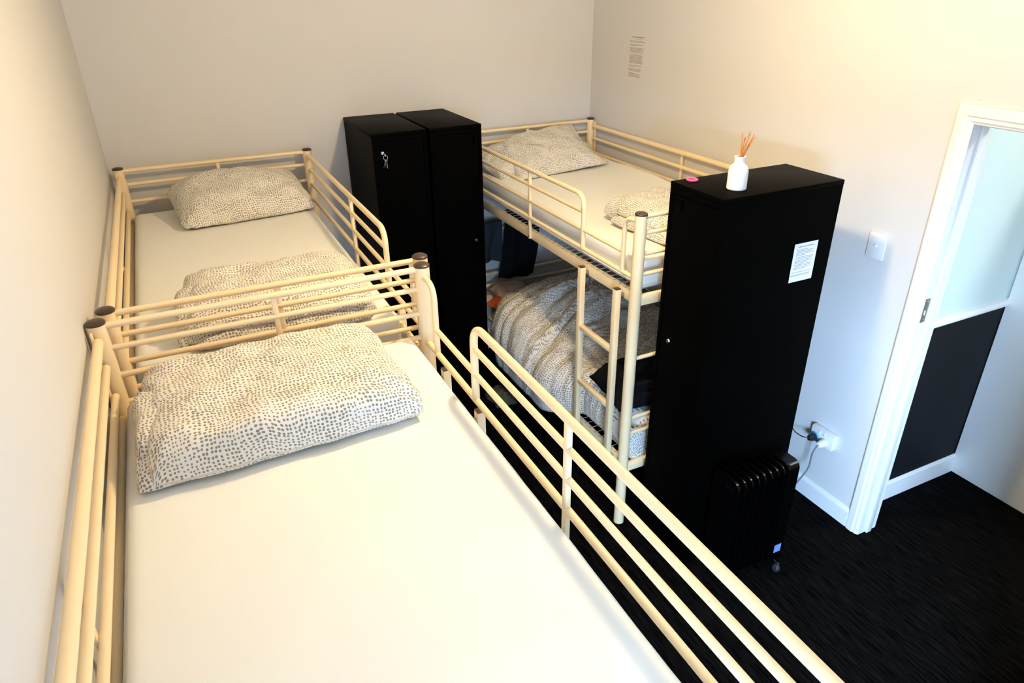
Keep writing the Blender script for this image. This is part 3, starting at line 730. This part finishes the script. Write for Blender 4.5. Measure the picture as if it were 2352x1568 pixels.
for v, b, e in ((0.15, 1, .96), (0.172, 0, .95), (0.225, 1, .90), (0.245, 0, .55), (0.295, 1, .92), (0.317, 0, .9), (0.34, 0, .92), (0.362, 0, .88), (0.39, 0, .90),
                (0.44, 1, .82), (0.462, 0, .9), (0.484, 0, .88), (0.506, 0, .9), (0.528, 0, .86), (0.55, 0, .88), (0.572, 0, .9), (0.594, 0, .92), (0.616, 0, .9),
                (0.67, 1, .9), (0.692, 0, .55), (0.745, 1, .88), (0.767, 0, .84), (0.789, 0, .88), (0.83, 0, .4), (0.85, 0, .8), (0.872, 0, .78), (0.894, 0, .82), (0.916, 0, .84)):
    ln.append((v, 0.0105, 0.14, e, bool(b)))
notice('wall_notice', (W-0.0002, 3.862, 2.078), (0, 0, math.radians(-90)), 0.185, 0.270, 'paper_cream', 'print_brown', 'cream printed notice with bullet points stuck on the wall', ln, 0.1, 4)
ln = [(0.09, 0.020, 0.16, 0.86, False)]
for v, a, e in ((0.165, .12, .6), (0.20, .12, .88), (0.235, .12, .8), (0.275, .12, .88), (0.31, .12, .5), (0.36, .12, .86), (0.395, .12, .88), (0.44, .12, .85), (0.475, .12, .9), (0.51, .12, .7), (0.55, .12, .86), (0.585, .12, .8), (0.63, .12, .88), (0.665, .12, .6), (0.75, .06, .9), (0.815, .04, .88), (0.84, .04, .85)):
    ln.append((v, 0.012, a, e, False))
notice('locker_notice', (2.553, L3Y-0.0004, 1.478), (0, 0, 0), 0.127, 0.167, 'paper_white', 'print_grey', 'white printed notice stuck on the side of a black locker', ln, 0.1, 8)

# ------------------------------------------------------------------ switch, socket, plugs and cords on the right wall
t = empty('light_switch', (W, 1.936, 1.452)); tag(t, 'white light switch plate on the wall by the door frame', 'light switch')
box('plate', (-0.011, -0.043, -0.0575), (0, 0.043, 0.0575), 'gloss_white', t, 0.003)
box('insert', (-0.0125, -0.030, -0.043), (-0.010, 0.030, 0.043), 'plug_white', t, 0.001)
MB().lathe([(0, 0.006), (0.006, 0.0055), (0.008, 0.003), (0.008, 0)], n=20).build('button', 'gloss_white', t).matrix_local = Matrix.Translation((-0.0122, 0, 0)) @ Matrix.Rotation(math.radians(-90), 4, 'Y')
t = empty('power_socket', (W, 1.965, 0.412)); tag(t, 'white double power socket low on the wall beside the heater', 'socket')
box('housing', (-0.030, -0.070, -0.043), (0, 0.070, 0.043), 'gloss_white', t, 0.004)
box('face_plate', (-0.036, -0.068, -0.041), (-0.030, 0.068, 0.041), 'plug_white', t, 0.002)
for y in (-0.015, 0.015): box('rocker', (-0.040, y-0.006, 0.018), (-0.036, y+0.006, 0.034), 'gloss_white', t, 0.001)
def plug(loc, m, label, cord, cm, r=0.018, collar=False):
    t = empty('plug', loc); tag(t, label, 'plug')
    MB().lathe([(0, 0.046), (r*0.55, 0.045), (r*0.8, 0.036), (r, 0.016), (r*1.08, 0.003), (r*1.0, 0)], n=20).build('plug_body', m, t).matrix_local = Matrix.Rotation(math.radians(-90), 4, 'Y')
    if collar: MB().lathe([(0, 0.010), (r*1.12, 0.010), (r*1.12, 0.001), (0, 0.001)], n=16).build('collar', 'blue_plastic', t).matrix_local = Matrix.Rotation(math.radians(-90), 4, 'Y')
    pts = [Vector(c)-Vector(loc) for c in cord]
    MB().tube(arc(pts, 0.03, 6), (0.0030 if collar else 0.0042), 8).build('cord', cm, t)
plug((W-0.0365, 2.003, 0.400), 'plug_black', 'black plug with thin cord in the double power socket',
     [(W-0.080, 2.003, 0.400), (W-0.105, 2.02, 0.405), (W-0.07, 2.10, 0.375), (W-0.02, 2.18, 0.36), (W-0.012, 2.23, 0.34)], 'plug_black', 0.022, True)
plug((W-0.0365, 1.942, 0.396), 'plug_white', 'white plug with grey cord in the double power socket',
     [(W-0.080, 1.942, 0.396), (W-0.105, 1.945, 0.36), (W-0.10, 1.95, 0.25), (2.84, 1.925, 0.20), (2.72, 1.885, 0.21), (2.545, 1.835, 0.28)], 'cord_grey', 0.021)
o = MB().lathe([(0, 0.004), (0.004, 0.003), (0.005, 0)], n=12).build('wall_nail', 'plug_white', None); o.matrix_world = Matrix.Translation((W, 1.672, 2.105)) @ Matrix.Rotation(math.radians(-90), 4, 'Y')
tag(o, 'small white nail head in the wall above the door frame', 'nail')

# ------------------------------------------------------------------ oil heater in front of the third locker
t = empty('oil_heater', (2.36, 1.765, 0)); tag(t, 'black finned oil heater standing in front of the locker with diffuser', 'heater')
def fin_profile(d, z0, z1):
    hd = d/2; r = 0.035; pts = []
    for (cy, cz, a0) in ((hd-r, z1-r, 0), (-hd+r, z1-r, 90), (-hd+r, z0+r, 180), (hd-r, z0+r, 270)):
        for k in range(6):
            a = math.radians(a0+k*18); pts.append((cy+r*math.cos(a), cz+r*math.sin(a)))
    return pts
n_f = 8
for i in range(n_f):
    x = -0.165+i*0.037
    mb = MB(); mb.prism(fin_profile(0.150, 0.045, 0.600), 0, x-(0.009 if i == 0 else 0.004), x+0.004)
    mb.prism(fin_profile(0.085, 0.075, 0.57), 0, x-0.0115, x+0.0115)
    mb.build('fin', 'heater_black', t)
    if i < n_f-1:
        f_ = None
MB().tube([(-0.18, 0, 0.545), (0.115, 0, 0.545)], 0.020, 14).build('oil_pipe', 'heater_black', t)
MB().tube([(-0.18, 0, 0.125), (0.115, 0, 0.125)], 0.020, 14).build('oil_pipe', 'heater_black', t)
cb = MB().prism(fin_profile(0.160, 0.038, 0.612), 0, 0.108, 0.172).build('control_housing', 'heater_black', t)
box('trim_strip', (0.110, -0.078, 0.6115), (0.170, -0.066, 0.6135), 'steel', cb, 0.0005)
for z in (0.30, 0.38): MB().lathe([(0, 0.016), (0.018, 0.015), (0.020, 0)], n=20).build('dial', 'heater_black', cb).matrix_local = Matrix.Translation((0.172, 0, z)) @ Matrix.Rotation(math.radians(90), 4, 'Y')
box('sticker', (0.118, -0.0812, 0.10), (0.158, -0.0800, 0.145), 'sticker_blue', cb)
for x in (-0.14, 0.13):
    bar = MB().tube(arc([(x, -0.105, 0.040), (x, -0.075, 0.055), (x, 0.075, 0.055), (x, 0.105, 0.040)], 0.03), 0.007, 8).build('foot_bar', 'heater_black', t)
    for y in (-0.102, 0.102):
        MB().lathe([(0, -0.010), (0.016, -0.010), (0.019, -0.006), (0.019, 0.006), (0.016, 0.010), (0, 0.010)], n=18).build('castor', 'grey_plastic', bar).matrix_local = Matrix.Translation((x, y, 0.0192)) @ Matrix.Rotation(math.radians(90), 4, 'Y')
        box('castor_fork', (x-0.013, y-0.006, 0.018), (x+0.013, y+0.006, 0.046), 'grey_plastic', bar, 0.002)
